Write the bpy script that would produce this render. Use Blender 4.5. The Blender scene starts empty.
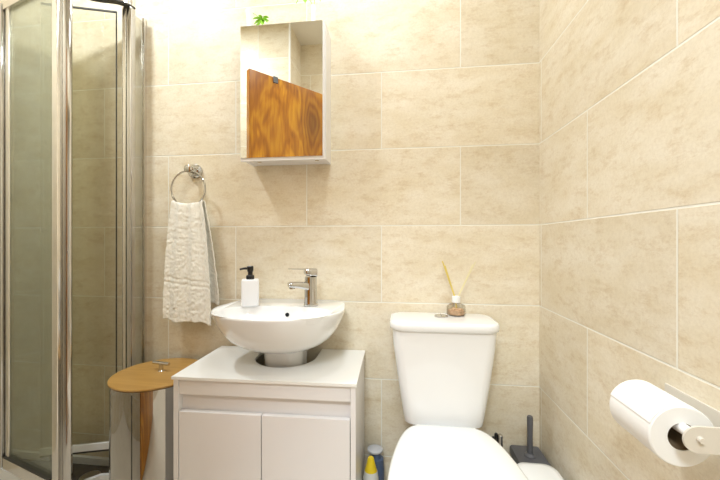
import bpy, bmesh, math, random
from mathutils import Vector, noise, Matrix
random.seed(4)
PI = math.pi
sc = bpy.context.scene
COL = sc.collection

# ------------------------------------------------------------------ materials
def new_mat(name):
    m = bpy.data.materials.new(name); m.use_nodes = True
    nt = m.node_tree; nt.nodes.clear()
    out = nt.nodes.new('ShaderNodeOutputMaterial')
    return m, nt, out

def N(nt, t, **kw):
    n = nt.nodes.new(t)
    for k, v in kw.items():
        if k in ('operation', 'blend_type', 'data_type', 'noise_dimensions', 'wave_type', 'bands_direction', 'feature', 'distance', 'clamp', 'use_clamp', 'invert', 'interpolation_type', 'rings_direction', 'wave_profile'):
            setattr(n, k, v)
        else:
            n.inputs[k].default_value = v
    return n

def L(nt, a, b): nt.links.new(a, b)

def val(nt, x):
    return x

def math_(nt, op, a, b=None, c=None):
    n = nt.nodes.new('ShaderNodeMath'); n.operation = op
    for i, x in enumerate((a, b, c)):
        if x is None: continue
        if isinstance(x, (int, float)): n.inputs[i].default_value = x
        else: nt.links.new(x, n.inputs[i])
    return n.outputs[0]

def mixc(nt, fac, a, b, blend='MIX'):
    n = nt.nodes.new('ShaderNodeMix'); n.data_type = 'RGBA'; n.blend_type = blend
    for i, x in ((0, fac), (6, a), (7, b)):
        if isinstance(x, (int, float)): n.inputs[i].default_value = x
        elif isinstance(x, tuple): n.inputs[i].default_value = (*x[:3], 1)
        else: nt.links.new(x, n.inputs[i])
    return n.outputs[2]

def ramp(nt, fac, stops):
    n = nt.nodes.new('ShaderNodeValToRGB')
    cr = n.color_ramp
    while len(cr.elements) < len(stops): cr.elements.new(.5)
    for e, (p, c) in zip(cr.elements, stops):
        e.position = p; e.color = (*c, 1) if len(c) == 3 else c
    nt.links.new(fac, n.inputs[0])
    return n.outputs[0]

def princ(nt, out, base=None, rough=.5, metal=0, spec=.5, coat=0, normal=None, sheen=0, sss=0):
    p = nt.nodes.new('ShaderNodeBsdfPrincipled')
    if isinstance(base, tuple): p.inputs['Base Color'].default_value = (*base, 1)
    elif base is not None: nt.links.new(base, p.inputs['Base Color'])
    if isinstance(rough, (int, float)): p.inputs['Roughness'].default_value = rough
    else: nt.links.new(rough, p.inputs['Roughness'])
    p.inputs['Metallic'].default_value = metal
    p.inputs['Specular IOR Level'].default_value = spec
    p.inputs['Coat Weight'].default_value = coat
    p.inputs['Coat Roughness'].default_value = .05
    p.inputs['Sheen Weight'].default_value = sheen
    if normal is not None: nt.links.new(normal, p.inputs['Normal'])
    nt.links.new(p.outputs[0], out.inputs[0])
    return p

def bump(nt, h, strength=.3, dist=.002):
    b = nt.nodes.new('ShaderNodeBump'); b.inputs['Strength'].default_value = strength
    b.inputs['Distance'].default_value = dist
    nt.links.new(h, b.inputs['Height'])
    return b.outputs[0]

def objco(nt):
    return nt.nodes.new('ShaderNodeTexCoord').outputs['Object']

def simple(name, col, rough=.4, metal=0, var=.04, scale=12, coat=0, bumps=0, spec=.5):
    m, nt, out = new_mat(name)
    co = objco(nt)
    n = N(nt, 'ShaderNodeTexNoise', Scale=scale, Detail=4.0); L(nt, co, n.inputs['Vector'])
    c = mixc(nt, n.outputs[0], tuple(x * (1 - var) for x in col), tuple(min(1, x * (1 + var)) for x in col))
    nm = bump(nt, n.outputs[0], bumps, .001) if bumps else None
    princ(nt, out, c, rough, metal, spec, coat, nm)
    return m

def tile_mat(name, axis, org, par, seed, light=(.85, .775, .635), dark=(.56, .40, .21), base2=(.775, .68, .51)):
    """large rectangular stone-look tiles, 0.6 x 0.3 running bond; axis = horizontal coordinate"""
    m, nt, out = new_mat(name)
    co = objco(nt)
    sp = nt.nodes.new('ShaderNodeSeparateXYZ'); L(nt, co, sp.inputs[0])
    h = sp.outputs[axis]; z = sp.outputs[2] if axis != 9 else sp.outputs[2]
    row = math_(nt, 'DIVIDE', z, .3)
    rf = math_(nt, 'FLOOR', row)
    parity = math_(nt, 'MODULO', math_(nt, 'ADD', rf, 100 + par), 2.0)
    u = math_(nt, 'ADD', math_(nt, 'DIVIDE', math_(nt, 'SUBTRACT', h, org), .6), math_(nt, 'MULTIPLY', parity, .5))
    uf = math_(nt, 'FLOOR', u)
    du = math_(nt, 'SUBTRACT', u, uf)
    dv = math_(nt, 'SUBTRACT', row, rf)
    eu = math_(nt, 'MULTIPLY', math_(nt, 'MINIMUM', du, math_(nt, 'SUBTRACT', 1.0, du)), .6)
    ev = math_(nt, 'MULTIPLY', math_(nt, 'MINIMUM', dv, math_(nt, 'SUBTRACT', 1.0, dv)), .3)
    e = math_(nt, 'MINIMUM', eu, ev)
    mr = nt.nodes.new('ShaderNodeMapRange'); mr.interpolation_type = 'SMOOTHSTEP'
    L(nt, e, mr.inputs[0]); mr.inputs[1].default_value = .0014; mr.inputs[2].default_value = .0028
    tile = mr.outputs[0]
    # per-tile offset of the pattern
    cb = nt.nodes.new('ShaderNodeCombineXYZ'); L(nt, uf, cb.inputs[0]); L(nt, rf, cb.inputs[1]); cb.inputs[2].default_value = seed
    wn = nt.nodes.new('ShaderNodeTexWhiteNoise'); wn.noise_dimensions = '3D'; L(nt, cb.outputs[0], wn.inputs[0])
    sc_ = nt.nodes.new('ShaderNodeVectorMath'); sc_.operation = 'SCALE'; L(nt, wn.outputs[1], sc_.inputs[0]); sc_.inputs[3].default_value = 40
    ad = nt.nodes.new('ShaderNodeVectorMath'); ad.operation = 'ADD'; L(nt, co, ad.inputs[0]); L(nt, sc_.outputs[0], ad.inputs[1])
    mp = nt.nodes.new('ShaderNodeMapping'); L(nt, ad.outputs[0], mp.inputs[0])
    mp.inputs['Scale'].default_value = (1, 1, 2.3)
    big = N(nt, 'ShaderNodeTexNoise', Scale=5.5, Detail=7.0, Roughness=.62); L(nt, mp.outputs[0], big.inputs['Vector'])
    med = N(nt, 'ShaderNodeTexNoise', Scale=14.0, Detail=10.0, Roughness=.82); L(nt, mp.outputs[0], med.inputs['Vector'])
    fin = N(nt, 'ShaderNodeTexNoise', Scale=130.0, Detail=4.0, Roughness=.7); L(nt, ad.outputs[0], fin.inputs['Vector'])
    bf = ramp(nt, big.outputs[0], [(.36, (0, 0, 0)), (.62, (1, 1, 1))])
    mf = ramp(nt, med.outputs[0], [(.50, (0, 0, 0)), (.72, (1, 1, 1))])
    ff = ramp(nt, fin.outputs[0], [(.40, (0, 0, 0)), (.66, (1, 1, 1))])
    c = mixc(nt, bf, light, base2)
    c = mixc(nt, math_(nt, 'MULTIPLY', mf, .7), c, dark)
    c = mixc(nt, math_(nt, 'MULTIPLY', ff, .15), c, tuple(x * .7 for x in dark))
    tv = math_(nt, 'MULTIPLY_ADD', wn.outputs[0], .10, .94)
    cv = nt.nodes.new('ShaderNodeVectorMath'); cv.operation = 'SCALE'; L(nt, c, cv.inputs[0]); L(nt, tv, cv.inputs[3])
    grout = (.87, .84, .75)
    c = mixc(nt, tile, grout, cv.outputs[0])
    hgt = math_(nt, 'ADD', tile, math_(nt, 'MULTIPLY', med.outputs[0], .12))
    nm = bump(nt, hgt, .6, .0015)
    r = math_(nt, 'MULTIPLY_ADD', tile, -.33, .78)
    princ(nt, out, c, r, 0, .4, 0, nm)
    return m

def wood_mat(name, c1, c2, c3, scale=1.0, knots=True, rough=.3, ax=(1, 1, .35)):
    m, nt, out = new_mat(name)
    co = objco(nt)
    mp = nt.nodes.new('ShaderNodeMapping'); L(nt, co, mp.inputs[0]); mp.inputs['Scale'].default_value = tuple(a * scale for a in ax)
    n1 = N(nt, 'ShaderNodeTexNoise', Scale=3.2, Detail=3.5, Roughness=.5, Distortion=1.1); L(nt, mp.outputs[0], n1.inputs['Vector'])
    fld = math_(nt, 'MULTIPLY', n1.outputs[0], 46.0 if knots else 30.0)
    if knots:
        sb = nt.nodes.new('ShaderNodeVectorMath'); sb.operation = 'SUBTRACT'; L(nt, co, sb.inputs[0]); sb.inputs[1].default_value = (-.583, .217, 1.93)
        sm = nt.nodes.new('ShaderNodeVectorMath'); sm.operation = 'MULTIPLY'; L(nt, sb.outputs[0], sm.inputs[0]); sm.inputs[1].default_value = (11, 11, 6.5)
        ln = nt.nodes.new('ShaderNodeVectorMath'); ln.operation = 'LENGTH'; L(nt, sm.outputs[0], ln.inputs[0])
        kn = math_(nt, 'DIVIDE', 1.0, math_(nt, 'ADD', math_(nt, 'MULTIPLY', ln.outputs[1], ln.outputs[1]), 1.0))
        fld = math_(nt, 'ADD', fld, math_(nt, 'MULTIPLY', kn, 22.0))
    ring = math_(nt, 'SINE', fld)
    ring = math_(nt, 'MULTIPLY_ADD', ring, .5, .5)
    mp2 = nt.nodes.new('ShaderNodeMapping'); L(nt, co, mp2.inputs[0]); mp2.inputs['Scale'].default_value = (40 * scale, 40 * scale, 4 * scale) if ax[2] < 1 else (4 * scale, 60 * scale, 40 * scale)
    n2 = N(nt, 'ShaderNodeTexNoise', Scale=2.0, Detail=5.0); L(nt, mp2.outputs[0], n2.inputs['Vector'])
    f = math_(nt, 'ADD', math_(nt, 'MULTIPLY', ring, .34), math_(nt, 'MULTIPLY', n2.outputs[0], .62))
    c = ramp(nt, f, [(.15, c1), (.45, c2), (.8, c3)])
    big = ramp(nt, n1.outputs[0], [(.35, (0, 0, 0)), (.65, (1, 1, 1))])
    c = mixc(nt, math_(nt, 'MULTIPLY', big, .55), c, c1)
    if knots: c = mixc(nt, math_(nt, 'MULTIPLY', kn, .7), c, (.09, .03, .008))
    princ(nt, out, c, rough, 0, .5, .3)
    return m

def glass_mat(name, tint, haze=0.0, hazecol=(.7, .75, .68), rough=0.02):
    m, nt, out = new_mat(name)
    tr = nt.nodes.new('ShaderNodeBsdfTransparent'); tr.inputs[0].default_value = (*tint, 1)
    gl = nt.nodes.new('ShaderNodeBsdfGlossy'); gl.inputs['Roughness'].default_value = rough
    fr = nt.nodes.new('ShaderNodeFresnel'); fr.inputs[0].default_value = 1.45
    mx = nt.nodes.new('ShaderNodeMixShader'); L(nt, math_(nt, 'MULTIPLY', fr.outputs[0], .55), mx.inputs[0]); L(nt, tr.outputs[0], mx.inputs[1]); L(nt, gl.outputs[0], mx.inputs[2])
    last = mx.outputs[0]
    if haze > 0:
        co = objco(nt)
        n = N(nt, 'ShaderNodeTexNoise', Scale=6.0, Detail=6.0, Roughness=.7); L(nt, co, n.inputs['Vector'])
        df = nt.nodes.new('ShaderNodeBsdfDiffuse'); df.inputs[0].default_value = (*hazecol, 1)
        mh = nt.nodes.new('ShaderNodeMixShader')
        L(nt, math_(nt, 'MULTIPLY', n.outputs[0], haze * 2), mh.inputs[0]); L(nt, last, mh.inputs[1]); L(nt, df.outputs[0], mh.inputs[2])
        last = mh.outputs[0]
    L(nt, last, out.inputs[0])
    return m

M = {}
M['tile_back'] = tile_mat('stone tile back', 0, .2295, 0, 1.7)
M['tile_side'] = tile_mat('stone tile side', 1, .9867, 0, 7.3)
M['tile_floor'] = simple('floor tile beige', (.64, .57, .47), .4, var=.1, scale=9)
M['plaster'] = simple('white ceiling paint', (.86, .83, .76), .8)
M['ceramic'] = simple('glazed white ceramic', (.88, .88, .875), .12, coat=.5, var=.01)
M['plastic'] = simple('white seat plastic', (.90, .89, .87), .22, var=.01)
M['lacquer'] = simple('gloss white lacquer', (.85, .83, .835), .16, coat=.4, var=.01)
M['lacquer2'] = simple('white laminate body', (.85, .83, .83), .30, var=.01)
M['worktop'] = simple('white worktop', (.88, .87, .84), .28, var=.01)
M['chrome'] = simple('chrome', (.60, .595, .59), .07, 1, var=.02)
M['alu'] = simple('polished aluminium', (.80, .78, .75), .17, 1, var=.04, scale=30)
M['steel'] = simple('mirror polished steel', (.48, .465, .44), .04, 1, var=.03, scale=3)
M['mirror'] = simple('silvered mirror', (.90, .90, .86), .012, 1, var=0)
M['black'] = simple('black plastic', (.012, .012, .013), .3)
M['hole'] = simple('dark opening', (.01, .009, .008), .9)
M['darkseal'] = simple('dark rubber seal', (.05, .045, .035), .6)
M['grey'] = simple('dark grey plastic', (.11, .11, .122), .42, var=.1)
M['soapwhite'] = simple('white soap bottle', (.86, .86, .88), .35, var=.01)
M['traydark'] = simple('dark grey shower floor and plinth shade', (.10, .085, .07), .22, var=.4, scale=20)
M['glass'] = glass_mat('clear shower glass', (.97, .965, .925), .02, (.7,.72,.6))
M['hazed'] = glass_mat('water marked shower glass', (.93, .95, .89), .10, (.66, .70, .60))
M['jar'] = glass_mat('jar glass', (.93, .92, .88))
M['walnut'] = wood_mat('figured orange wood veneer', (.27, .08, .004), (.58, .22, .006), (.86, .42, .022), 1.15, True, .28)
M['bamboo'] = wood_mat('bamboo lid', (.40, .215, .05), (.47, .26, .065), (.53, .30, .085), 1.0, False, .4, (.4, 3, 1))
M['paper'] = simple('toilet paper', (.90, .89, .87), .95, var=.015, scale=60, bumps=.2)
M['card'] = simple('cardboard core', (.20, .14, .08), .9)
M['holder'] = simple('satin white metal', (.70, .65, .57), .35, var=.01)
M['leaf'] = simple('bright green leaf', (.30, .62, .04), .5, var=.2, scale=60)
M['pot'] = simple('white glazed pot', (.87, .87, .86), .3, var=.01)
M['yellow'] = simple('yellow plastic', (.80, .58, .02), .35)
M['blue'] = simple('dusty blue plastic', (.09, .13, .22), .35, var=.15)
M['lilac'] = simple('pale cap plastic', (.52, .52, .54), .4, var=.15)
M['whitelabel'] = simple('white bottle plastic', (.72, .72, .68), .4, var=.06, scale=30)
M['reed'] = simple('yellow reed', (.78, .62, .16), .6)
M['reed2'] = simple('pale reed', (.80, .72, .42), .6)
M['oil'] = simple('amber potpourri', (.66, .45, .30), .5, var=.5, scale=90)
M['hallwall'] = simple('hall wall paint', (.70, .64, .54), .8)
M['hallfloor'] = simple('hall floor wood', (.42, .32, .22), .5, var=.2)

def towel_mat():
    m, nt, out = new_mat('cream terry cloth')
    co = objco(nt)
    n = N(nt, 'ShaderNodeTexNoise', Scale=240.0, Detail=3.0); L(nt, co, n.inputs['Vector'])
    n2 = N(nt, 'ShaderNodeTexNoise', Scale=70.0, Detail=3.0); L(nt, co, n2.inputs['Vector'])
    h = math_(nt, 'ADD', n.outputs[0], n2.outputs[0])
    c = mixc(nt, n2.outputs[0], (.88, .84, .74), (.96, .93, .86))
    princ(nt, out, c, .95, 0, .1, 0, bump(nt, h, .6, .002), sheen=.4)
    return m
M['towel'] = towel_mat()

def emit_mat(name, col, s):
    m, nt, out = new_mat(name)
    e = nt.nodes.new('ShaderNodeEmission'); e.inputs[0].default_value = (*col, 1); e.inputs[1].default_value = s
    L(nt, e.outputs[0], out.inputs[0]); return m
M['lamp'] = emit_mat('lamp glow', (1, .93, .80), 12)

# ------------------------------------------------------------------ mesh helpers
def obj(name, bm, mat, parent=None, smooth=True, angle=35):
    bmesh.ops.recalc_face_normals(bm, faces=bm.faces[:])
    me = bpy.data.meshes.new(name); bm.to_mesh(me); bm.free()
    for p in me.polygons: p.use_smooth = smooth
    if smooth:
        try: me.set_sharp_from_angle(angle=math.radians(angle))
        except Exception: pass
    o = bpy.data.objects.new(name, me); COL.objects.link(o)
    me.materials.append(M[mat] if isinstance(mat, str) else mat)
    if smooth and angle <= 35:
        o.modifiers.new('wn', 'WEIGHTED_NORMAL').keep_sharp = True
    if parent is not None:
        o.parent = parent
        off = Vector((0, 0, 0)); q = parent
        while q is not None: off += q.location; q = q.parent
        me.transform(Matrix.Translation(-off))
    return o

def thing(name, label, cat, loc, group=None):
    o = bpy.data.objects.new(name, None); COL.objects.link(o)
    o.location = loc; o.empty_display_size = .05
    o['label'] = label; o['category'] = cat
    if group: o['group'] = group
    return o

def tag(o, label, cat, group=None):
    o['label'] = label; o['category'] = cat
    if group: o['group'] = group
    return o

def struct(name, bm, mat, smooth=False):
    o = obj(name, bm, mat, None, smooth); o['kind'] = 'structure'; return o

def box(bm, x0, x1, y0, y1, z0, z1, bev=0, seg=2):
    g = bmesh.ops.create_cube(bm, size=1)
    vs = g['verts']
    for v in vs:
        v.co = Vector(((x0 + x1) / 2 + v.co.x * (x1 - x0), (y0 + y1) / 2 + v.co.y * (y1 - y0), (z0 + z1) / 2 + v.co.z * (z1 - z0)))
    if bev:
        es = list({e for v in vs for e in v.link_edges})
        bmesh.ops.bevel(bm, geom=es, offset=bev, segments=seg, profile=.5, affect='EDGES')
    return bm

def B(*a, **k):
    bm = bmesh.new(); box(bm, *a, **k); return bm

def obox(bm, p0, p1, t, z0, z1, bev=0):
    """vertical slab between two plan points, thickness t"""
    a = Vector((p0[0], p0[1], 0)); b = Vector((p1[0], p1[1], 0)); d = b - a
    n = Vector((-d.y, d.x, 0)).normalized() * t / 2
    tmp = bmesh.new()
    vs = []
    for z in (z0, z1):
        for p in (a - n, b - n, b + n, a + n): vs.append(tmp.verts.new((p.x, p.y, z)))
    f = tmp.faces.new
    f(vs[0:4][::-1]); f(vs[4:8])
    for i in range(4):
        j = (i + 1) % 4; f((vs[i], vs[j], vs[4 + j], vs[4 + i]))
    if bev: bmesh.ops.bevel(tmp, geom=tmp.edges[:], offset=bev, segments=2, profile=.5, affect='EDGES')
    me = bpy.data.meshes.new('t'); tmp.to_mesh(me); tmp.free(); bm.from_mesh(me); bpy.data.meshes.remove(me)
    return bm

def loft(bm, rings, cap0=True, cap1=True):
    R = [[bm.verts.new(p) for p in r] for r in rings]
    n = len(R[0])
    for a, b in zip(R, R[1:]):
        for i in range(n):
            j = (i + 1) % n
            bm.faces.new((a[i], a[j], b[j], b[i]))
    if cap0: bm.faces.new(R[0][::-1])
    if cap1: bm.faces.new(R[-1])
    return bm

def lathe(bm, cx, cy, prof, n=40, cap0=True, cap1=True):
    return loft(bm, [[(cx + r * math.cos(2 * PI * i / n), cy + r * math.sin(2 * PI * i / n), z) for i in range(n)] for r, z in prof], cap0, cap1)

def rrect(cx, cy, hx, hy, r, z, n=8):
    pts = []
    r = min(r, hx - 1e-4, hy - 1e-4)
    for k, (sx, sy) in enumerate(((1, 1), (-1, 1), (-1, -1), (1, -1))):
        for i in range(n + 1):
            a = PI / 2 * (k + i / n)
            pts.append((cx + sx * (hx - r) + r * math.cos(a), cy + sy * (hy - r) + r * math.sin(a), z))
    return pts

def tube(bm, pts, r, n=12, caps=True, closed=False):
    pts = [Vector(p) for p in pts]
    rad = r if isinstance(r, (list, tuple)) else [r] * len(pts)
    rings = []
    up = None
    for i, p in enumerate(pts):
        if closed: d = (pts[(i + 1) % len(pts)] - pts[i - 1])
        else: d = (pts[min(i + 1, len(pts) - 1)] - pts[max(i - 1, 0)])
        d.normalize()
        if up is None:
            up = Vector((0, 0, 1)) if abs(d.z) < .9 else Vector((1, 0, 0))
        u = (up - d * up.dot(d)).normalized(); v = d.cross(u); up = u
        rings.append([p + (u * math.cos(2 * PI * k / n) + v * math.sin(2 * PI * k / n)) * rad[i] for k in range(n)])
    if closed: rings.append(rings[0]); R = None
    if closed:
        V = [[bm.verts.new(q) for q in rr] for rr in rings[:-1]]; m = len(V)
        for i in range(m):
            a, b = V[i], V[(i + 1) % m]
            for k in range(n): bm.faces.new((a[k], a[(k + 1) % n], b[(k + 1) % n], b[k]))
    else: loft(bm, rings, caps, caps)
    return bm

def smoothcurve(pts, n=8):
    """Catmull-Rom through points"""
    P = [Vector(p) for p in pts]; out = []
    for i in range(len(P) - 1):
        p0 = P[max(i - 1, 0)]; p1 = P[i]; p2 = P[i + 1]; p3 = P[min(i + 2, len(P) - 1)]
        for k in range(n):
            t = k / n
            out.append(.5 * ((2 * p1) + (-p0 + p2) * t + (2 * p0 - 5 * p1 + 4 * p2 - p3) * t * t + (-p0 + 3 * p1 - 3 * p2 + p3) * t ** 3))
    out.append(P[-1]); return out

def prism(bm, poly, z0, z1):
    return loft(bm, [[(x, y, z0) for x, y in poly], [(x, y, z1) for x, y in poly]])

# ------------------------------------------------------------------ room
FZ, CZ = .08, 2.63
WB, WR, WL = 1.304, .5137, -1.85
T = .1
struct('wall_back', B(WL - T, WR + T, WB, WB + T, 0, CZ), 'tile_back')
struct('wall_right', B(WR, WR + T, -.17, WB, 0, CZ), 'tile_side')
struct('wall_left', B(WL - T, WL, .19, WB, 0, CZ), 'tile_side')
struct('wall_rear_left', B(WL - T, -.745, -.17, .19, 0, CZ), 'tile_back')       # boxed-in corner behind the shower
DX0, DX1, DZ = -.345, .46, 2.16
bm = bmesh.new()
box(bm, -.745, DX0, -.17, -.07, 0, CZ); box(bm, DX1, WR, -.17, -.07, 0, CZ); box(bm, DX0, DX1, -.17, -.07, DZ, CZ)
struct('wall_front', bm, 'tile_back')
struct('floor', B(WL - T, WR + T, -.17, WB + T, FZ - .1, FZ), 'tile_floor')
struct('ceiling', B(WL - T, WR + T, -.17, WB + T, CZ, CZ + .1), 'plaster')
# corridor beyond the doorway
struct('floor_hall', B(-1.5, 1.5, -1.6, -.17, FZ - .1, FZ), 'hallfloor')
struct('ceiling_hall', B(-1.5, 1.5, -1.6, -.17, CZ, CZ + .1), 'plaster')
struct('wall_hall_far', B(-1.5, 1.5, -1.7, -1.6, 0, CZ), 'hallwall')
struct('wall_hall_left', B(-1.6, -1.5, -1.6, -.17, 0, CZ), 'hallwall')
struct('wall_hall_right', B(1.5, 1.6, -1.6, -.17, 0, CZ), 'hallwall')
# white corner bead of the boxed-in corner
struct('trim_1', B(-.752, -.740, .185, .195, FZ, CZ), 'plastic')

# open door, seen in the cabinet mirror
hx, hy = -.343, -.05; ex, ey = -.877, .546
bm = bmesh.new(); obox(bm, (hx, hy), (ex, ey), .038, .09, 2.14, .002)
door = struct('door_1', bm, 'walnut')
dd = Vector((ex - hx, ey - hy, 0)).normalized(); dn = Vector((-dd.y, dd.x, 0))
if dn.y < 0: dn = -dn
for sgn in (1, -1):
    bm = bmesh.new(); p = Vector((hx, hy, 1.08)) + dd * .74 + dn * .019 * sgn
    tube(bm, [p, p + dn * .03 * sgn], .012); tube(bm, [p + dn * .03 * sgn, p + dn * .04 * sgn - dd * .03, p + dn * .04 * sgn - dd * .11], .008)
    o = obj('door_handle', bm, 'chrome', door)
bm = bmesh.new(); p = Vector((ex, ey, 0)) - dd * .15 + dn * .02
obox(bm, (p.x, p.y), (p.x - dd.x * .03, p.y - dd.y * .03), .012, 2.105, 2.143, .002)
o = obj('door_stop', bm, 'grey', door); o['label'] = 'small dark hook plate'

# ------------------------------------------------------------------ shower
TZ = .205
tray_poly = [(-1.085, WB), (-1.085, 1.222), (-1.13, 1.208), (-1.185, 1.197), (-1.215, 1.165), (-1.247, 1.088), (-1.63, 1.185), (WL, 1.20), (WL, WB)]
tray_poly = [(x, y - (.001 if y == WB else 0)) for x, y in tray_poly]
def inset(poly, d):
    out = []
    n = len(poly)
    for i in range(n):
        p0 = Vector(poly[i - 1]); p1 = Vector(poly[i]); p2 = Vector(poly[(i + 1) % n])
        e1 = (p1 - p0).normalized(); e2 = (p2 - p1).normalized()
        n1 = Vector((e1.y, -e1.x)); n2 = Vector((e2.y, -e2.x))
        b = (n1 + n2).normalized(); k = d / max(.4, b.dot(n1))
        out.append((p1.x + b.x * k, p1.y + b.y * k))
    return out
tray = thing('shower_tray', 'raised white shower tray with a dark drain under the glass enclosure', 'shower tray', (-1.45, 1.25, FZ))
ip = inset(tray_poly, .014)
cx_, cy_ = sum(p[0] for p in ip) / len(ip), sum(p[1] for p in ip) / len(ip)
if not (min(p[0] for p in ip) > WL and max(p[0] for p in ip) < -1.085): ip = inset(tray_poly, -.014)
rg = [[(x, y, TZ - .045) for x, y in tray_poly], [(x, y, TZ) for x, y in tray_poly], [(x, y, TZ) for x, y in ip], [(x, y, TZ - .03) for x, y in ip]]
obj('basin', loft(bmesh.new(), rg), 'ceramic', tray, True, 30)
fl = [(cx_ + (x - cx_) * .97, cy_ + (y - cy_) * .97) for x, y in ip]
obj('tray_floor', prism(bmesh.new(), fl, TZ - .0299, TZ - .027), 'traydark', tray, False)
sk = [(cx_ + (x - cx_) * .985, min(cy_ + (y - cy_) * .985, WB - .001)) for x, y in tray_poly]
obj('plinth', prism(bmesh.new(), sk, FZ, TZ - .045), 'traydark', tray, False)  # dark colour stands in for the deep shade between tray and bin
bm = bmesh.new(); lathe(bm, -1.25, 1.215, [(.036, TZ - .027), (.036, TZ - .021), (.028, TZ - .018)], 24)
obj('drain', bm, 'chrome', tray)
sh = thing('shower_enclosure', 'framed glass shower enclosure with chrome posts in the left corner', 'shower', (-1.25, 1.2, TZ))
ZB, ZT = .25, 2.085
# wall channel, narrow fixed pane, jamb post
bm = bmesh.new(); box(bm, -1.083, -1.071, WB - .012, WB, TZ, ZT, .002); obj('wall_channel', bm, 'alu', sh)
bm = bmesh.new(); box(bm, -1.079, -1.075, 1.235, WB - .012, ZB, ZT - .02); obj('glass_panel', bm, 'jar', sh, False)
bm = bmesh.new(); box(bm, -1.088, -1.064, 1.212, 1.238, TZ, ZT - .005, .006); obj('post', bm, 'chrome', sh)
bm = bmesh.new(); box(bm, -1.106, -1.0895, 1.214, 1.228, TZ, ZT - .005, .003); obj('post', bm, 'alu', sh)
# curved head rail
hc = smoothcurve([(-1.076, 1.236, 0), (-1.080, 1.220, 0), (-1.105, 1.190, 0), (-1.186, 1.160, 0), (-1.262, 1.097, 0)], 8)
def sweep(pts, hw, z0, z1):
    bm = bmesh.new(); rings = []
    for i, p in enumerate(pts):
        d = (pts[min(i + 1, len(pts) - 1)] - pts[max(i - 1, 0)]); d.z = 0; d.normalize(); n = Vector((-d.y, d.x, 0)) * hw
        rings.append([(p.x - n.x, p.y - n.y, z0), (p.x + n.x, p.y + n.y, z0), (p.x + n.x, p.y + n.y, z1), (p.x - n.x, p.y - n.y, z1)])
    return loft(bm, rings)
obj('top_rail', sweep(hc, .012, ZT, ZT + .035), 'alu', sh, True, 30)
obj('seal', sweep(hc, .013, ZT - .006, ZT), 'darkseal', sh, True, 30)
# near corner post: two profiles side by side
PX, PY = -1.254, 1.103
dl = Vector((-1.63 + 1.25, 1.20 - 1.09, 0)).normalized()
bm = bmesh.new(); q = Vector((PX, PY, 0))
obox(bm, (q.x + .012, q.y - .010), (q.x - .022, q.y - .002), .028, TZ, 2.12, .007); obj('post', bm, 'alu', sh)
bm = bmesh.new(); obox(bm, (q.x + .014, q.y - .006), (q.x + .034, q.y + .012), .022, TZ, 2.12, .007); obj('post', bm, 'chrome', sh)
# left pane with its foot rail, head rail, end posts
a = (-1.29, 1.103); b = (-1.615, 1.197)
bm = bmesh.new(); obox(bm, a, b, .006, ZB, 2.09); obj('glass_panel', bm, 'hazed', sh, False)
bm = bmesh.new(); obox(bm, a, b, .026, TZ, ZB, .003); obj('bottom_rail', bm, 'alu', sh)
bm = bmesh.new(); obox(bm, a, b, .0265, ZB, ZB + .004); obj('seal', bm, 'darkseal', sh, False)
bm = bmesh.new(); obox(bm, a, b, .026, 2.09, 2.12, .003); obj('top_rail', bm, 'alu', sh)
bm = bmesh.new(); obox(bm, (-1.585, 1.188), (-1.612, 1.196), .014, TZ, 2.12, .005); obj('post', bm, 'alu', sh)
bm = bmesh.new(); obox(bm, (-1.620, 1.197), (-1.640, 1.203), .030, TZ, 2.12, .006); obj('post', bm, 'chrome', sh)
bm = bmesh.new(); obox(bm, (-1.648, 1.203), (-1.670, 1.206), .030, TZ, 2.12, .006); obj('post', bm, 'alu', sh)
bm = bmesh.new(); obox(bm, (-1.672, 1.207), (WL + .002, 1.215), .006, TZ, 2.09); obj('glass_panel', bm, 'hazed', sh, False)
# inner sliding pane
a = (-1.150, 1.238); b = (-1.405, 1.157)
bm = bmesh.new(); obox(bm, a, b, .005, .32, 2.075); obj('sliding_glass', bm, 'glass', sh, False)
bm = bmesh.new(); obox(bm, a, b, .012, .294, .322, .002); o = obj('sliding_rail', bm, 'plastic', sh)
bm = bmesh.new(); obox(bm, a, b, .006, 2.074, 2.080); obox(bm, a, b, .012, .288, .294); obox(bm, (-1.1505, 1.238), (-1.153, 1.2372), .006, .288, 2.08); obj('seal', bm, 'darkseal', sh, False)
for r_ in ((-1.17, -1.155, 1.227, 1.242), (-1.37, -1.355, 1.160, 1.174)): obj('roller', B(*r_, TZ - .03, .289), 'grey', sh)

# ------------------------------------------------------------------ vanity
VX0, VX1, VY0, VT = -.720, -.131, .987, .711
van = thing('vanity_unit', 'glossy white two door vanity unit under the washbasin', 'cabinet', ((VX0 + VX1) / 2, 1.15, FZ))
bcx, pcy = -.415, 1.19
# countertop with a cut-out for the pedestal
bm = bmesh.new()
outer = []; hr = .112
hp = [(bcx - hr, WB - .002)] + [(bcx - hr * math.cos(t), 1.205 - hr * math.sin(t)) for t in [PI * i / 24 for i in range(25)]] + [(bcx + hr, WB - .002)]
outp = [(VX0, WB - .002), (VX0, VY0), (VX1, VY0), (VX1, WB - .002)]
poly = [outp[0], outp[1], outp[2], outp[3]] + hp[::-1]
vb = [bm.verts.new((x, y, VT - .009)) for x, y in poly]
f = bm.faces.new(vb)
ext = bmesh.ops.extrude_face_region(bm, geom=[f]); 
for v in [g for g in ext['geom'] if isinstance(g, bmesh.types.BMVert)]: v.co.z = VT
bmesh.ops.triangulate(bm, faces=[f_ for f_ in bm.faces if len(f_.verts) > 4])
obj('countertop', bm, 'worktop', van, True, 30)
zb = VT - .009
fy = VY0 + .006
bm = bmesh.new()
box(bm, VX0 + .003, VX0 + .019, fy, WB - .004, FZ, zb, .001); box(bm, VX1 - .019, VX1 - .003, fy, WB - .004, FZ, zb, .001)
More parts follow.
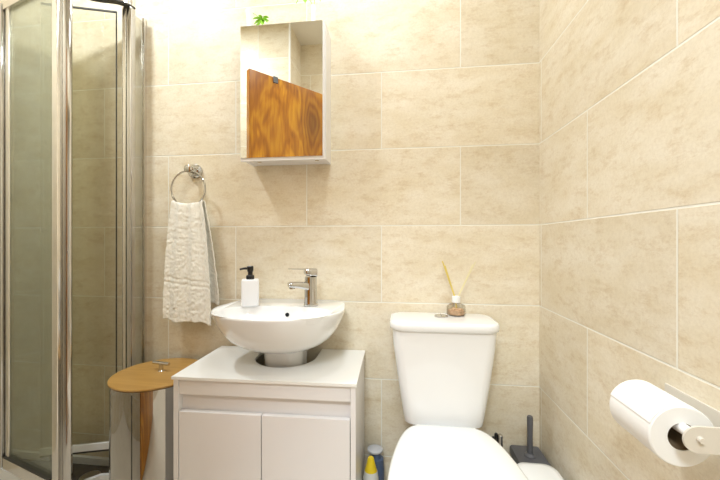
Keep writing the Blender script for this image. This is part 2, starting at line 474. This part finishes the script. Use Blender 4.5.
box(bm, VX0 + .019, VX1 - .019, fy + .02, WB - .004, FZ + .06, FZ + .076)
box(bm, VX0 + .019, VX1 - .019, fy + .03, fy + .045, FZ, FZ + .06)
box(bm, VX0 + .019, VX1 - .019, fy + .022, fy + .034, .55, zb)          # recessed panel behind the finger channel
obj('cabinet_body', bm, 'lacquer2', van, True, 30)
bm = B(VX0 + .0195, VX1 - .0195, fy + .003, fy + .022,   .653, zb, bev=.001); obj('fascia', bm, 'lacquer2', van)
mid = (VX0 + VX1) / 2 - .003
for x0, x1 in ((VX0 + .021, mid - .0013), (mid + .0013, VX1 - .021)):
    bm = B(x0, x1, fy + .001, fy + .018, FZ + .065, .599, bev=.0012); obj('cabinet_door', bm, 'lacquer', van)

van.rotation_euler = (0, 0, .02); van.location.y -= .006

# ------------------------------------------------------------------ washbasin
RZ = .907
bx = -.417
bas = thing('washbasin', 'white ceramic washbasin mounted on the wall above the vanity', 'sink', (bx, 1.2, VT))
def outline(s, z, n=72, yc=1.13, ys=None):
    pts = []
    ys = 1.165 if ys is None else ys
    for i in range(n):
        t = 2 * PI * i / n
        c, sn = math.cos(t), math.sin(t)
        if sn < 0:
            x = .229 * math.copysign(abs(c) ** .92, c); y = yc - .19 * abs(sn) ** .97
        else:
            x = math.copysign(abs(c) ** (2 / 6), c); y = yc + .172 * abs(sn) ** (2 / 6)
            x *= .229 - .022 * (y - yc) / .172
        pts.append((bx + x * s, ys + (y - ys) * s if s < 1 else y, z))
    return pts
def inner(s, z, n=72, dz=0):
    pts = []
    for i in range(n):
        t = 2 * PI * i / n; c, sn = math.cos(t), math.sin(t)
        a = .200; b_ = .112 if sn < 0 else .098
        pts.append((bx + a * s * math.copysign(abs(c) ** .88, c), 1.058 + b_ * s * math.copysign(abs(sn) ** .9, sn), z))
    return pts
prof = [(.34, .758), (.40, .760), (.52, .770), (.66, .787), (.78, .808), (.875, .835), (.945, .864), (.985, .888), (.999, .899)]
rings = [outline(s, z) for s, z in prof]
rings += [outline(1, RZ - .004), outline(.994, RZ - .0005), outline(.985, RZ)]
for s, z in ((1.0, RZ - .001), (.985, RZ - .006), (.96, RZ - .018), (.90, RZ - .036), (.78, RZ - .056), (.6, RZ - .075), (.4, RZ - .087), (.2, RZ - .092), (.09, RZ - .093)):
    rings.append(inner(s, z))
obj('bowl', loft(bmesh.new(), rings), 'ceramic', bas, True, 60)
bm = bmesh.new()
loft(bm, [rrect(bcx, pcy, .072, .075, .05, FZ + .001), rrect(bcx, pcy, .070, .073, .05, .5), rrect(bcx, pcy, .069, .072, .05, .7), rrect(bcx, pcy, .073, .078, .05, .765)])
obj('pedestal', bm, 'ceramic', bas)
bm = bmesh.new(); lathe(bm, bx, 1.058, [(.021, RZ - .0925), (.021, RZ - .089), (.012, RZ - .087)], 24); obj('drain', bm, 'chrome', bas)
# overflow
op = Vector((bx + .020, 1.1475, RZ - .030)); od = Vector((0, -1, .62)).normalized()
bm = bmesh.new(); tube(bm, [op - od * .004, op + od * .003], .0068, 20); obj('overflow_hole', bm, 'hole', bas)

# tap
tx, ty = -.319, 1.175
tap = thing('faucet', 'chrome single lever faucet on the right of the washbasin deck', 'faucet', (tx, ty, RZ))
bm = bmesh.new(); lathe(bm, tx, ty, [(.026, RZ), (.026, RZ + .004), (.022, RZ + .009)], 32); obj('base', bm, 'chrome', tap)
bm = bmesh.new(); lathe(bm, tx, ty, [(.0245, RZ + .008), (.0225, RZ + .03), (.0215, RZ + .085), (.0215, RZ + .104)], 32); obj('body', bm, 'chrome', tap)
sd = Vector((-.84, -.54, 0)).normalized(); sn = Vector((-sd.y, sd.x, 0))
c0 = Vector((tx, ty, 0))
def barloft(stations):
    bm = bmesh.new(); rings = []
    for d, z, w, h in stations:
        ctr = c0 + sd * d + Vector((0, 0, z)); r = []
        for k in range(20):
            t = 2 * PI * k / 20; c, s_ = math.cos(t), math.sin(t)
            r.append(ctr + sn * w * math.copysign(abs(c) ** .6, c) + Vector((0, 0, h * math.copysign(abs(s_) ** .6, s_))))
        rings.append(r)
    return loft(bm, rings)
obj('spout', barloft([(.0, RZ + .066, .019, .018), (.025, RZ + .073, .0185, .014), (.05, RZ + .077, .018, .0115), (.074, RZ + .079, .017, .010), (.081, RZ + .079, .015, .007)]), 'chrome', tap)
bm = bmesh.new(); p = c0 + sd * .068; lathe(bm, p.x, p.y, [(.010, RZ + .064), (.0105, RZ + .072)], 20); obj('aerator', bm, 'chrome', tap)
bm = barloft([(-.021, RZ + .1185, .014, .0145), (-.018, RZ + .119, .0195, .0150), (.0, RZ + .120, .0205, .0155), (.016, RZ + .1215, .0185, .0135), (.022, RZ + .123, .014, .010)])
obj('cartridge_cap', bm, 'chrome', tap)
obj('lever', barloft([(.0, RZ + .131, .015, .0035), (.03, RZ + .1325, .0125, .0028), (.065, RZ + .134, .010, .0022), (.080, RZ + .135, .0085, .0018)]), 'chrome', tap)

# soap dispenser
sx, sy = -.540, 1.158
so = thing('soap_dispenser', 'white soap dispenser with black pump on the left of the washbasin deck', 'soap dispenser', (sx, sy, RZ))
def rot_ring(r, cx, cy, a):
    c, s_ = math.cos(a), math.sin(a)
    return [(cx + (x - cx) * c - (y - cy) * s_, cy + (x - cx) * s_ + (y - cy) * c, z) for x, y, z in r]
rr = [rot_ring(rrect(sx, sy, h_, h_, .011, z, 5), sx, sy, .42) for h_, z in ((.0285, RZ), (.0305, RZ + .002), (.0305, RZ + .088), (.0295, RZ + .092), (.026, RZ + .094))]
obj('bottle', loft(bmesh.new(), rr), 'soapwhite', so, True, 40)
bm = bmesh.new(); lathe(bm, sx, sy, [(.0135, RZ + 0.0940), (.0145, RZ + 0.0960), (.0145, RZ + 0.1060), (.012, RZ + 0.1090), (.0085, RZ + 0.1100), (.0085, RZ + 0.1200), (.011, RZ + 0.1230), (.0115, RZ + 0.1390), (.009, RZ + 0.1420)], 24)
tube(bm, [(sx, sy, RZ + 0.1330), (sx - .020, sy - .008, RZ + 0.1330), (sx - .034, sy - .013, RZ + 0.1300)], [.005, .0042, .0035], 10)
obj('pump', bm, 'black', so)

# ------------------------------------------------------------------ laundry bin
lx, ly, lr, lz = -.882, 1.133, .147, .657
lb = thing('laundry_bin', 'mirror polished steel laundry bin with wooden lid beside the vanity', 'bin', (lx, ly, FZ))
bm = bmesh.new(); lathe(bm, lx, ly, [(lr - .004, FZ), (lr, FZ + .004), (lr, lz - .011), (lr - .004, lz - .010)], 96); obj('body', bm, 'steel', lb)
bm = bmesh.new(); sa = math.radians(-83); cxs, cys = lx + lr * math.cos(sa), ly + lr * math.sin(sa)
box(bm, cxs - .0012, cxs + .0012, cys - .0012, cys + .002, FZ + .01, lz - .02); obj('seam', bm, 'darkseal', lb, False)
bm = bmesh.new(); lathe(bm, lx, ly, [(lr + .001, lz - .009), (lr + .004, lz - .007), (lr + .005, lz - .003), (lr + .0035, lz - .0005), (lr - .001, lz)], 96); obj('lid', bm, 'bamboo', lb)
bm = bmesh.new(); ly += .012; lathe(bm, lx, ly, [(.011, lz), (.008, lz + .003), (.0075, lz + .026)], 20)
tube(bm, [(lx - .036, ly + .006, lz + .028), (lx + .036, ly - .006, lz + .028)], .0062, 14)
obj('handle', bm, 'chrome', lb)

# ------------------------------------------------------------------ towel ring and towel
rx, ry, rz, rr_ = -.846, 1.252, 1.350, .073
tr = thing('towel_ring', 'chrome towel ring on the tiled wall above the hand towel', 'towel ring', (rx, WB, rz + rr_))
bm = bmesh.new()
def lathe_y(bm, cx, cz, prof, n=32):
    return loft(bm, [[(cx + r * math.cos(2 * PI * i / n), y, cz + r * math.sin(2 * PI * i / n)) for i in range(n)] for r, y in prof])
mz = rz + rr_ + .008
lathe_y(bm, rx, mz, [(.030, WB), (.030, WB - .010), (.025, WB - .016), (.013, WB - .016), (.010, WB - .035), (.015, WB - .044), (.015, WB - .058), (.007, WB - .063)])
obj('wall_mount', bm, 'chrome', tr)
bm = bmesh.new(); tube(bm, [(rx + rr_ * math.sin(t), ry, rz + rr_ * math.cos(t)) for t in [2 * PI * i / 64 for i in range(64)]], .0036, 10, closed=True)
obj('ring', bm, 'chrome', tr)

def towel():
    bm = bmesh.new(); NU, NV = 110, 230
    zf, zbk = .812, .888
    grid = []
    ltop = 0
    for j in range(NV + 1):
        v = j / NV
        row = []
        for i in range(NU + 1):
            u = i / NU * 2 - 1
            # ring arc height at top
            xt = u * .064
            ztop = rz - rr_ + .008 + .35 * (rr_ - math.sqrt(rr_ ** 2 - xt * xt))
            if v < .5:      # front layer, bottom to top
                w = v / .5; side = -1; zb_ = zf + .012 * (1 - u) / 2 + .004 * math.sin(u * 5)
            else:
                w = (1 - v) / .5; side = 1; zb_ = zbk + .006 * math.sin(u * 4)
            # rounded turn over the ring
            turn = max(0, (w - .93) / .07)
            k = 1 - w
            z = zb_ + (ztop - zb_) * min(1, w / .965) if turn == 0 else zb_ + (ztop - zb_) * min(1, w / .965)
            spread = 1 - (1 - k) ** 1.6 if side < 0 else 1 - (1 - k) ** 1.5
            half = .062 + (.105 - .062) * spread ** .8
            if side < 0: cxo = .006 * spread
            else: cxo = .020 * spread ** 1.6
            x = rx + cxo + u * half
            fold = math.cos(u * PI * 2.6 + .5 + .6 * k) * (.0085 * (1 - .45 * k)) + .004 * math.sin(u * 9 + 2 * k)
            off = .0105 * math.sqrt(max(0, 1 - turn ** 2)) + .006 * k
            y = ry + side * off + fold * (1 if side < 0 else .6) * (1 if turn < .01 else 1 - .5 * turn)
            if turn > 0: z += .004 * math.sin(turn * PI / 2)
            p = Vector((x, y, z))
            amp = .0030
            dn_ = noise.noise(Vector((p.x * 70, p.y * 40, p.z * 190 + side * 9))) * amp * .5 + noise.noise(p * 120 + Vector((side * 4, 0, 0))) * .0022 + noise.noise(p * 260) * .0014
            band = 0
            for bc in (.965, .985):
                if abs(z - bc + .012 * u) < .0045 and side < 0: band = 1
            if band: dn_ = -.0022
            y += side * dn_
            x += noise.noise(p * 40 + Vector((3, 3, 3))) * .0022
            z += (noise.noise(Vector((x * 60, y * 60, 5))) * .003) * (1 if w < .06 else 0)
            y = min(y, WB - .012)
            row.append(bm.verts.new((x, y, z)))
        grid.append(row)
    for j in range(NV):
        for i in range(NU):
            bm.faces.new((grid[j][i], grid[j][i + 1], grid[j + 1][i + 1], grid[j + 1][i]))
    o = obj('hand_towel', bm, 'towel', None, True, 180)
    m = o.modifiers.new('thick', 'SOLIDIFY'); m.thickness = .004; m.offset = 0
    return o
tag(towel(), 'cream terry hand towel hanging from the chrome ring', 'towel')

# ------------------------------------------------------------------ mirror cabinet
KX0, KX1, KY, KZ0, KZ1 = -.598, -.2715, 1.197, 1.441, 1.951
mc = thing('mirror_cabinet', 'white mirrored wall cabinet hanging above the washbasin', 'cabinet', ((KX0 + KX1) / 2, WB, KZ0))
bm = bmesh.new(); yb = KY + .017
box(bm, KX0 + .004, KX0 + .018, yb, WB, KZ0 + .004, KZ1 - .002, .001); box(bm, KX1 - .014, KX1, yb, WB, KZ0 + .004, KZ1 - .002, .001)
box(bm, KX0 + .018, KX1 - .014, yb, WB, KZ0 + .006, KZ0 + .02); box(bm, KX0 + .018, KX1 - .014, yb, WB, KZ1 - .016, KZ1 - .002)
box(bm, KX0 + .018, KX1 - .014, WB - .008, WB, KZ0 + .02, KZ1 - .016)
obj('cabinet_body', bm, 'lacquer2', mc, True, 30)
door_bm = B(KX0, KX1 - .002, KY + .003, yb - .001, KZ0, KZ1, bev=.001)
cd = obj('cabinet_door', door_bm, 'lacquer2', mc)
bm = B(KX0 + .001, KX1 - .009, KY, KY + .003, KZ0 + .012, KZ1 - .001, bev=0); obj('mirror', bm, 'mirror', cd, False)
for x in (KX0 + .055, KX1 - .045):
    bm = B(x, x + .014, yb + .006, yb + .020, KZ0 + .0015, KZ0 + .006, bev=.001); obj('hinge_cap', bm, 'alu', mc)

# ------------------------------------------------------------------ plants on the cabinet
def leaf_bm(bm, base, d, length, width, droop, lobes=3):
    d = Vector(d).normalized(); side = d.cross(Vector((0, 0, 1))).normalized()
    L_, R_, C_ = [], [], []
    n = 8
    for i in range(n + 1):
        t = i / n
        p = Vector(base) + d * length * t + Vector((0, 0, -droop * t * t * length))
        w = width * math.sin(PI * min(1, t * .95 + .05)) ** .7 * (1 + .25 * math.sin(t * PI * lobes * 2))
        if i == n: w = .0005
        C_.append(bm.verts.new(p + Vector((0, 0, -.0015))))
        L_.append(bm.verts.new(p + side * w + Vector((0, 0, .002)))); R_.append(bm.verts.new(p - side * w + Vector((0, 0, .002))))
    for i in range(n):
        bm.faces.new((L_[i], L_[i + 1], C_[i + 1], C_[i])); bm.faces.new((C_[i], C_[i + 1], R_[i + 1], R_[i]))
KT = KZ1
def plant(x, y, label, pr, ph, leaves, stems, pw=1.0):
    t = thing('potted_plant', label, 'plant', (x, y, KT - .002))
    bm = bmesh.new(); z0 = KT - .002
    lathe(bm, x, y, [(pr * .62, z0), (pr * .70, z0 + ph * .1), (pr * .72, z0 + ph * .5), (pr * .85, z0 + ph * .8), (pr, z0 + ph), (pr * .88, z0 + ph), (pr * .6, z0 + ph * .7)], 28)
    obj('pot', bm, 'pot', t)
    for b_, d, l_, w_, dr in leaves:
        bm = bmesh.new(); leaf_bm(bm, b_, d, l_, w_, dr)
        o = obj('leaf', bm, 'leaf', t)
        o.modifiers.new('s', 'SOLIDIFY').thickness = .0008
    bm = bmesh.new()
    for s in stems: tube(bm, smoothcurve(s, 5), .0011, 6)
    obj('stem', bm, 'leaf', t)
px_, py_ = -.578, 1.235
lv = []; cc = Vector((-.524, 1.228, 1.988))
for k in range(8):
    a = k * PI / 4 + .2
    lv.append((cc, (math.cos(a), -.35 + .3 * math.sin(a * 2), .55 * math.sin(a) + .1), .030 + .007 * (k % 2), .0078, .5))
plant(px_, py_, 'small flared white pot with a bright green leaf spray, left end of cabinet top', .017, .085, lv,
      [[(px_, py_, KT + .06), (px_ + .008, py_ - .004, KT + .075), tuple(cc)]])
px2, py2 = -.325, 1.240
lv = []; cc2 = Vector((-.362, 1.235, 2.080))
for k in range(9):
    a = k * 2 * PI / 9
    lv.append((cc2 + Vector((.012 * math.cos(a), 0, .006 * math.sin(a))), (math.cos(a), -.4, .6 * math.sin(a)), .032, .008, .6))
lv.append((Vector((px2 + .018, py2, 2.062)), (1, -.2, -.7), .012, .004, .5))
lv.append((Vector((px2 + .004, py2 - .004, 2.068)), (.8, -.2, -.3), .010, .004, .5))
plant(px2, py2, 'slim white pot with a bright green sprig, right end of cabinet top', .012, .085, lv,
      [[(px2, py2, KT + .06), (px2 - .01, py2, KT + .10), tuple(cc2)], [(px2, py2, KT + .06), (px2 + .006, py2, 2.075), (px2 + .018, py2, 2.062)]])

# ------------------------------------------------------------------ toilet
tcx = .148
to = thing('toilet', 'white close coupled toilet with closed lid against the back wall', 'toilet', (tcx, 1.0, FZ))
cyc = 1.212
bm = bmesh.new()
loft(bm, [rrect(tcx, 1.216, .118, .066, .035, .515), rrect(tcx, 1.216, .131, .078, .035, .520), rrect(tcx, 1.216, .135, .080, .035, .54), rrect(tcx, 1.214, .153, .084, .035, .66), rrect(tcx, 1.213, .169, .0865, .035, .78), rrect(tcx, 1.213, .1735, .0875, .035, .84)])
obj('cistern', bm, 'ceramic', to, True, 50)
bm = bmesh.new()
def lidr(hx, hy, z, r=.045, n=10):
    pts = rrect(tcx, 1.2095, hx, hy, r, z, n)
    return [(x, y - .010 * (1 - ((x - tcx) / hx) ** 2) * (1 if y < 1.2 else 0), z_) for x, y, z_ in pts]
loft(bm, [lidr(.178, .086, .838), lidr(.1815, .0895, .841), lidr(.183, .091, .850), lidr(.182, .0905, .861), lidr(.178, .087, .8665), lidr(.170, .079, .868)])
obj('cistern_lid', bm, 'ceramic', to, True, 50)
bm = bmesh.new(); lathe(bm, tcx + .0, 1.226, [(.024, .868), (.024, .871), (.021, .873), (.016, .8735)], 32); fb = obj('flush_button', bm, 'chrome', to)
bm = B(tcx - .0008, tcx + .0008, 1.206, 1.246, .873, .8738); obj('button_gap', bm, 'darkseal', fb, False)
def seat_ring(k, z, back=1.112, front=.66, hw=.181, n=80, bw=.143, yo=0):
    """toilet seat outline: straight-ish back, egg-shaped front"""
    pts = []
    ym = .83
    key = []
    for i in range(n):
        t = 2 * PI * i / n; c, s_ = math.cos(t), math.sin(t)
        if s_ <= 0:
            x = hw * math.copysign(abs(c) ** .95, c); y = ym - (ym - front) * abs(s_)
        else:
            y = ym + (back - ym) * abs(s_) ** .62
            q = (y - ym) / (back - ym)
            wd = hw + (bw - hw) * q ** 1.35
            x = wd * math.copysign(abs(c) ** .28 if abs(c) > 1e-6 else 0, c) if q > .0 else hw * c
            x = math.copysign(min(abs(x), wd), c)
        pts.append((tcx + x * k, .88 + (y + yo - .88) * k, z))
    return pts
bm = bmesh.new(); loft(bm, [seat_ring(.97, .512), seat_ring(1.0, .516), seat_ring(1.0, .530), seat_ring(.985, .5375), seat_ring(.95, .541), seat_ring(.7, .5435), seat_ring(.3, .5445)])
obj('seat_lid', bm, 'plastic', to, True, 60)
bm = bmesh.new(); loft(bm, [seat_ring(.95, .487), seat_ring(.985, .492), seat_ring(.985, .506), seat_ring(.96, .511)]); obj('seat', bm, 'plastic', to, True, 60)
bm = bmesh.new()
loft(bm, [seat_ring(.62, FZ, yo=.06), seat_ring(.62, FZ + .03, yo=.06), seat_ring(.56, FZ + .14, yo=.07), seat_ring(.66, FZ + .24, yo=.04), seat_ring(.88, FZ + .33), seat_ring(.955, FZ + .38), seat_ring(.955, .486)])
obj('pan', bm, 'ceramic', to, True, 60)
bm = B(tcx - .10, tcx + .10, 1.09, WB - .01, .40, .5155, bev=.02); obj('cistern_shelf', bm, 'ceramic', to)
for s in (-1, 1):
    bm = bmesh.new(); tube(bm, [(tcx + s * .075 - .018, 1.108, .528), (tcx + s * .075 + .018, 1.108, .528)], .009, 12); obj('hinge', bm, 'plastic', to)
# valve
wv = thing('water_valve', 'small chrome water valve on the wall behind the toilet', 'valve', (.363, 1.27, .42))
bm = bmesh.new(); tube(bm, [(.363, WB, .395), (.363, 1.262, .395)], .008); tube(bm, [(.363, 1.262, .385), (.363, 1.262, .425)], [.009, .008]); lathe(bm, .363, 1.262, [(.0085, .425), (.0085, .434), (.006, .437)], 16); obj('valve_body', bm, 'chrome', wv)
bm = bmesh.new(); lathe(bm, .350, 1.268, [(.0065, .395), (.0065, .434), (.005, .437)], 16); tube(bm, [(.350, 1.268, .40), (.350, WB, .40)], .006); obj('knob', bm, 'black', wv)

# ------------------------------------------------------------------ reed diffuser
jx, jy, jz = .206, 1.2585, .868
rd = thing('reed_diffuser', 'glass reed diffuser with yellow reeds on the toilet cistern lid', 'reed diffuser', (jx, jy, jz))
bm = bmesh.new(); lathe(bm, jx, jy, [(.031, jz), (.034, jz + .003), (.034, jz + .030), (.031, jz + .036), (.016, jz + .044), (.0125, jz + .047), (.0125, jz + .055)], 8); obj('jar', bm, 'jar', rd, True, 20)
bm = bmesh.new(); lathe(bm, jx, jy, [(.028, jz + .003), (.030, jz + .006), (.029, jz + .018), (.015, jz + .020)], 16)
for k in range(16):
    a = random.random() * 6.28; r = random.random() * .02
    g = bmesh.ops.create_icosphere(bm, subdivisions=1, radius=.006 + random.random() * .003)
    for v in g['verts']: v.co = Vector((v.co.x * 1.2 + jx + r * math.cos(a), v.co.y + jy + r * math.sin(a), v.co.z * .7 + jz + .022))
obj('filling', bm, 'oil', rd)
bm = bmesh.new(); lathe(bm, jx, jy, [(.0145, jz + .046), (.0155, jz + .048), (.0155, jz + .068), (.014, jz + .070), (.007, jz + .070)], 24); obj('collar', bm, 'plastic', rd)
tops = [(-.050, -.004, .198, 'reed', .0022), (-.046, .004, .190, 'reed', .0022), (-.041, -.010, .182, 'reed', .0020), (.068, -.004, .196, 'reed2', .0016), (.060, .004, .186, 'reed2', .0014)]
for dx, dy, h_, mt, r in tops:
    bm = bmesh.new(); tube(bm, [(jx - dx * .12, jy, jz + .006), (jx + dx * .12, jy + dy * .3, jz + .068), (jx + dx, jy + dy, jz + h_)], r, 8)
    o = obj('reed', bm, mt, rd)

# ------------------------------------------------------------------ toilet paper
qx, qz, qy0, qy1, qR = .440, .831, .578, .680, .0482
pr_ = thing('toilet_paper_roll', 'white toilet paper roll on the holder on the right wall', 'toilet paper', (qx, .63, qz))
bm = bmesh.new()
def ring_y(r, y, n=96): return [(qx + r * math.cos(2 * PI * i / n), y, qz + r * math.sin(2 * PI * i / n)) for i in range(n)]
loft(bm, [ring_y(.0215, qy1), ring_y(.0215, qy1 - .0), ring_y(qR - .002, qy1), ring_y(qR, qy1 - .002), ring_y(qR, qy0 + .002), ring_y(qR - .002, qy0), ring_y(.0215, qy0)], False, False)
bmesh.ops.remove_doubles(bm, verts=bm.verts[:], dist=1e-6)
# loose end of the outermost sheet: a slightly raised layer that stops along the outer left side
lay = bmesh.new(); a0, a1 = math.radians(158), math.radians(20)
rs = []
for i in range(40):
    t = a0 + (a1 - a0) * i / 39
    r1 = qR + .0004 + .0014 * (1 - i / 39) ** 4
    c, s_ = math.cos(t), math.sin(t)
    rs.append([(qx + qR * .995 * c, qy0 + .0015, qz + qR * .995 * s_), (qx + r1 * c, qy0 + .0015, qz + r1 * s_), (qx + r1 * c, qy1 - .0015, qz + r1 * s_), (qx + qR * .995 * c, qy1 - .0015, qz + qR * .995 * s_)])
loft(bm, rs)
obj('paper', bm, 'paper', pr_, True, 40)
bm = bmesh.new(); loft(bm, [ring_y(.0215, qy0 + .001, 48), ring_y(.0205, qy0 + .001, 48), ring_y(.0205, qy1 - .001, 48), ring_y(.0215, qy1 - .001, 48)], False, False); obj('core', bm, 'card', pr_)
hd = thing('toilet_roll_holder', 'satin white wall bracket holding the toilet paper roll', 'toilet roll holder', (WR, .63, .845))
hz = .8445
bm = B(WR - .004, WR, .545, .712, hz - .019, hz + .019, bev=.0015); obj('wall_plate', bm, 'holder', hd)
bm = bmesh.new()
pts = []
for i in range(17):
    t = PI / 2 + PI * i / 16; pts.append((.437 + .0195 * math.cos(t), .0195 * math.sin(t)))
pts += [(WR - .004, -.0195), (WR - .004, .0195)]
loft(bm, [[(x, .546, hz + z) for x, z in pts], [(x, .5495, hz + z) for x, z in pts]]); obj('arm', bm, 'holder', hd, True, 30)
bm = bmesh.new(); tube(bm, [(.440, .549, hz), (.440, .700, hz)], .0085, 24); obj('spindle', bm, 'plastic', hd)
bm = bmesh.new(); tube(bm, [(.4385, .5405, hz + .0015), (.4385, .5465, hz + .0015)], [.0042, .0050], 20); obj('screw', bm, 'holder', hd)

# ------------------------------------------------------------------ toilet brush and white bin
tb = thing('toilet_brush', 'dark grey toilet brush in a square holder in the corner', 'toilet brush', (.447, 1.225, FZ))
bx0, by0 = .4525, 1.228
bm = bmesh.new(); loft(bm, [rrect(bx0, by0, .042, .042, .008, FZ), rrect(bx0, by0, .048, .052, .008, .36), rrect(bx0, by0, .0515, .060, .008, .363), rrect(bx0, by0, .0515, .060, .008, .383), rrect(bx0, by0, .049, .057, .008, .389), rrect(bx0, by0, .02, .02, .01, .392)]); obj('holder', bm, 'grey', tb, True, 40)
bm = bmesh.new(); lathe(bm, .4505, 1.222, [(.019, .391), (.018, .396), (.0095, .402), (.0088, .46), (.0100, .524), (.0085, .530)], 20); obj('handle', bm, 'grey', tb)
wb = thing('pedal_bin', 'slim white plastic bin between the toilet and the right wall', 'bin', (.41, .99, FZ))
bm = bmesh.new(); loft(bm, [rrect(.418, .975, .052, .115, .03, FZ), rrect(.418, .975, .062, .135, .035, .409), ]); obj('body', bm, 'plastic', wb, True, 40)
bm = bmesh.new(); loft(bm, [rrect(.418, .975, .062, .136, .035, .4095), rrect(.418, .975, .066, .140, .038, .413), rrect(.418, .975, .066, .140, .038, .430), rrect(.418, .975, .061, .135, .036, .438), rrect(.418, .975, .045, .12, .03, .442)]); obj('lid', bm, 'plastic', wb, True, 50)

# ------------------------------------------------------------------ cleaning bottles
def bottle(x, y, label, prof, mats, tilt=0):
    t = thing('cleaner_bottle', label, 'bottle', (x, y, FZ))
    for nm, mt, pf, dx in prof:
        bm = bmesh.new(); loft(bm, [[(x + dx + rx_ * math.cos(2 * PI * i / 32), y + ry_ * math.sin(2 * PI * i / 32), z) for i in range(32)] for rx_, ry_, z in pf]); obj(nm, bm, mt, t, True, 50)
    return t
bottle(-.1020, 1.185, 'white cleaner bottle with a tapered yellow neck beside the vanity', [
    ('body', 'whitelabel', [(.026, .021, FZ), (.029, .023, FZ + .01), (.029, .023, .27), (.0275, .022, 0.297), (.023, .020, 0.322)], 0),
    ('neck', 'yellow', [(.0225, .020, 0.322), (.020, .018, 0.329), (.0145, .013, 0.350), (.0105, .010, 0.366), (.009, .009, 0.368)], .0)], None)
bottle(-.0870, 1.245, 'dusty blue cleaner bottle with pale cap behind the yellow necked one', [
    ('body', 'blue', [(.026, .022, FZ), (.029, .024, FZ + .01), (.030, .024, .29), (.027, .023, .33), (.019, .017, 0.332), (.0145, .014, 0.346), (.0150, .0145, 0.354)], 0),
    ('cap', 'lilac', [(.026, .022, 0.354), (.029, .026, 0.357), (.029, .026, 0.363), (.027, .023, 0.365)], -.004)], None)

# ------------------------------------------------------------------ lights
def downlight(x, y, power, size=.07, label=None, col=(.86, .945, 1), z=CZ):
    t = thing('ceiling_light', label, 'ceiling light', (x, y, z), None)
    bm = bmesh.new(); lathe(bm, x, y, [(.050, z), (.050, z - .005), (.040, z - .008), (.038, z - .004)], 32, False, False); obj('bezel', bm, 'chrome', t)
    bm = bmesh.new(); lathe(bm, x, y, [(.038, z - .003), (.036, z - .004)], 32); obj('lamp', bm, 'lamp', t)
    ld = bpy.data.lights.new('downlight', 'AREA'); ld.shape = 'DISK'; ld.size = size; ld.energy = power; ld.color = col
    lo = bpy.data.objects.new('downlight', ld); COL.objects.link(lo); lo.location = (x, y, z - .015)
    return lo
downlight(-.14, .88, 7.0, .18, 'round recessed ceiling spotlight nearest the back wall')
downlight(-1.2, .72, 16, .16, 'added round ceiling fill light nearest the shower')  # unseen lamp, added to brighten the dark shower interior
downlight(.0, .26, 5.5, .3, 'added round ceiling fill light just inside the doorway')  # unseen lamp, added as wide soft fill near the camera
downlight(-.2, -.9, 50, .5, 'added round ceiling fill light in the hall', z=CZ)  # unseen large source, added as frontal fill through the doorway

w = bpy.data.worlds.new('world'); sc.world = w; w.use_nodes = True
w.node_tree.nodes['Background'].inputs[0].default_value = (1, .97, .92, 1)
w.node_tree.nodes['Background'].inputs[1].default_value = .3

# ------------------------------------------------------------------ camera
cd_ = bpy.data.cameras.new('camera'); cam = bpy.data.objects.new('camera', cd_); COL.objects.link(cam)
cam.location = (0, 0, 1.1365)
cam.rotation_euler = (PI / 2, 0, .1184)
cd_.sensor_width = 36; cd_.lens = 333.3 / 720 * 36
cd_.shift_y = 1.9 / 720
cd_.clip_start = .02
sc.camera = cam
sc.view_settings.view_transform = 'Standard'; sc.view_settings.look = 'None'
sc.view_settings.exposure = -0.02; sc.view_settings.gamma = 1
try: sc.view_settings.use_curve_mapping = False
except Exception: pass
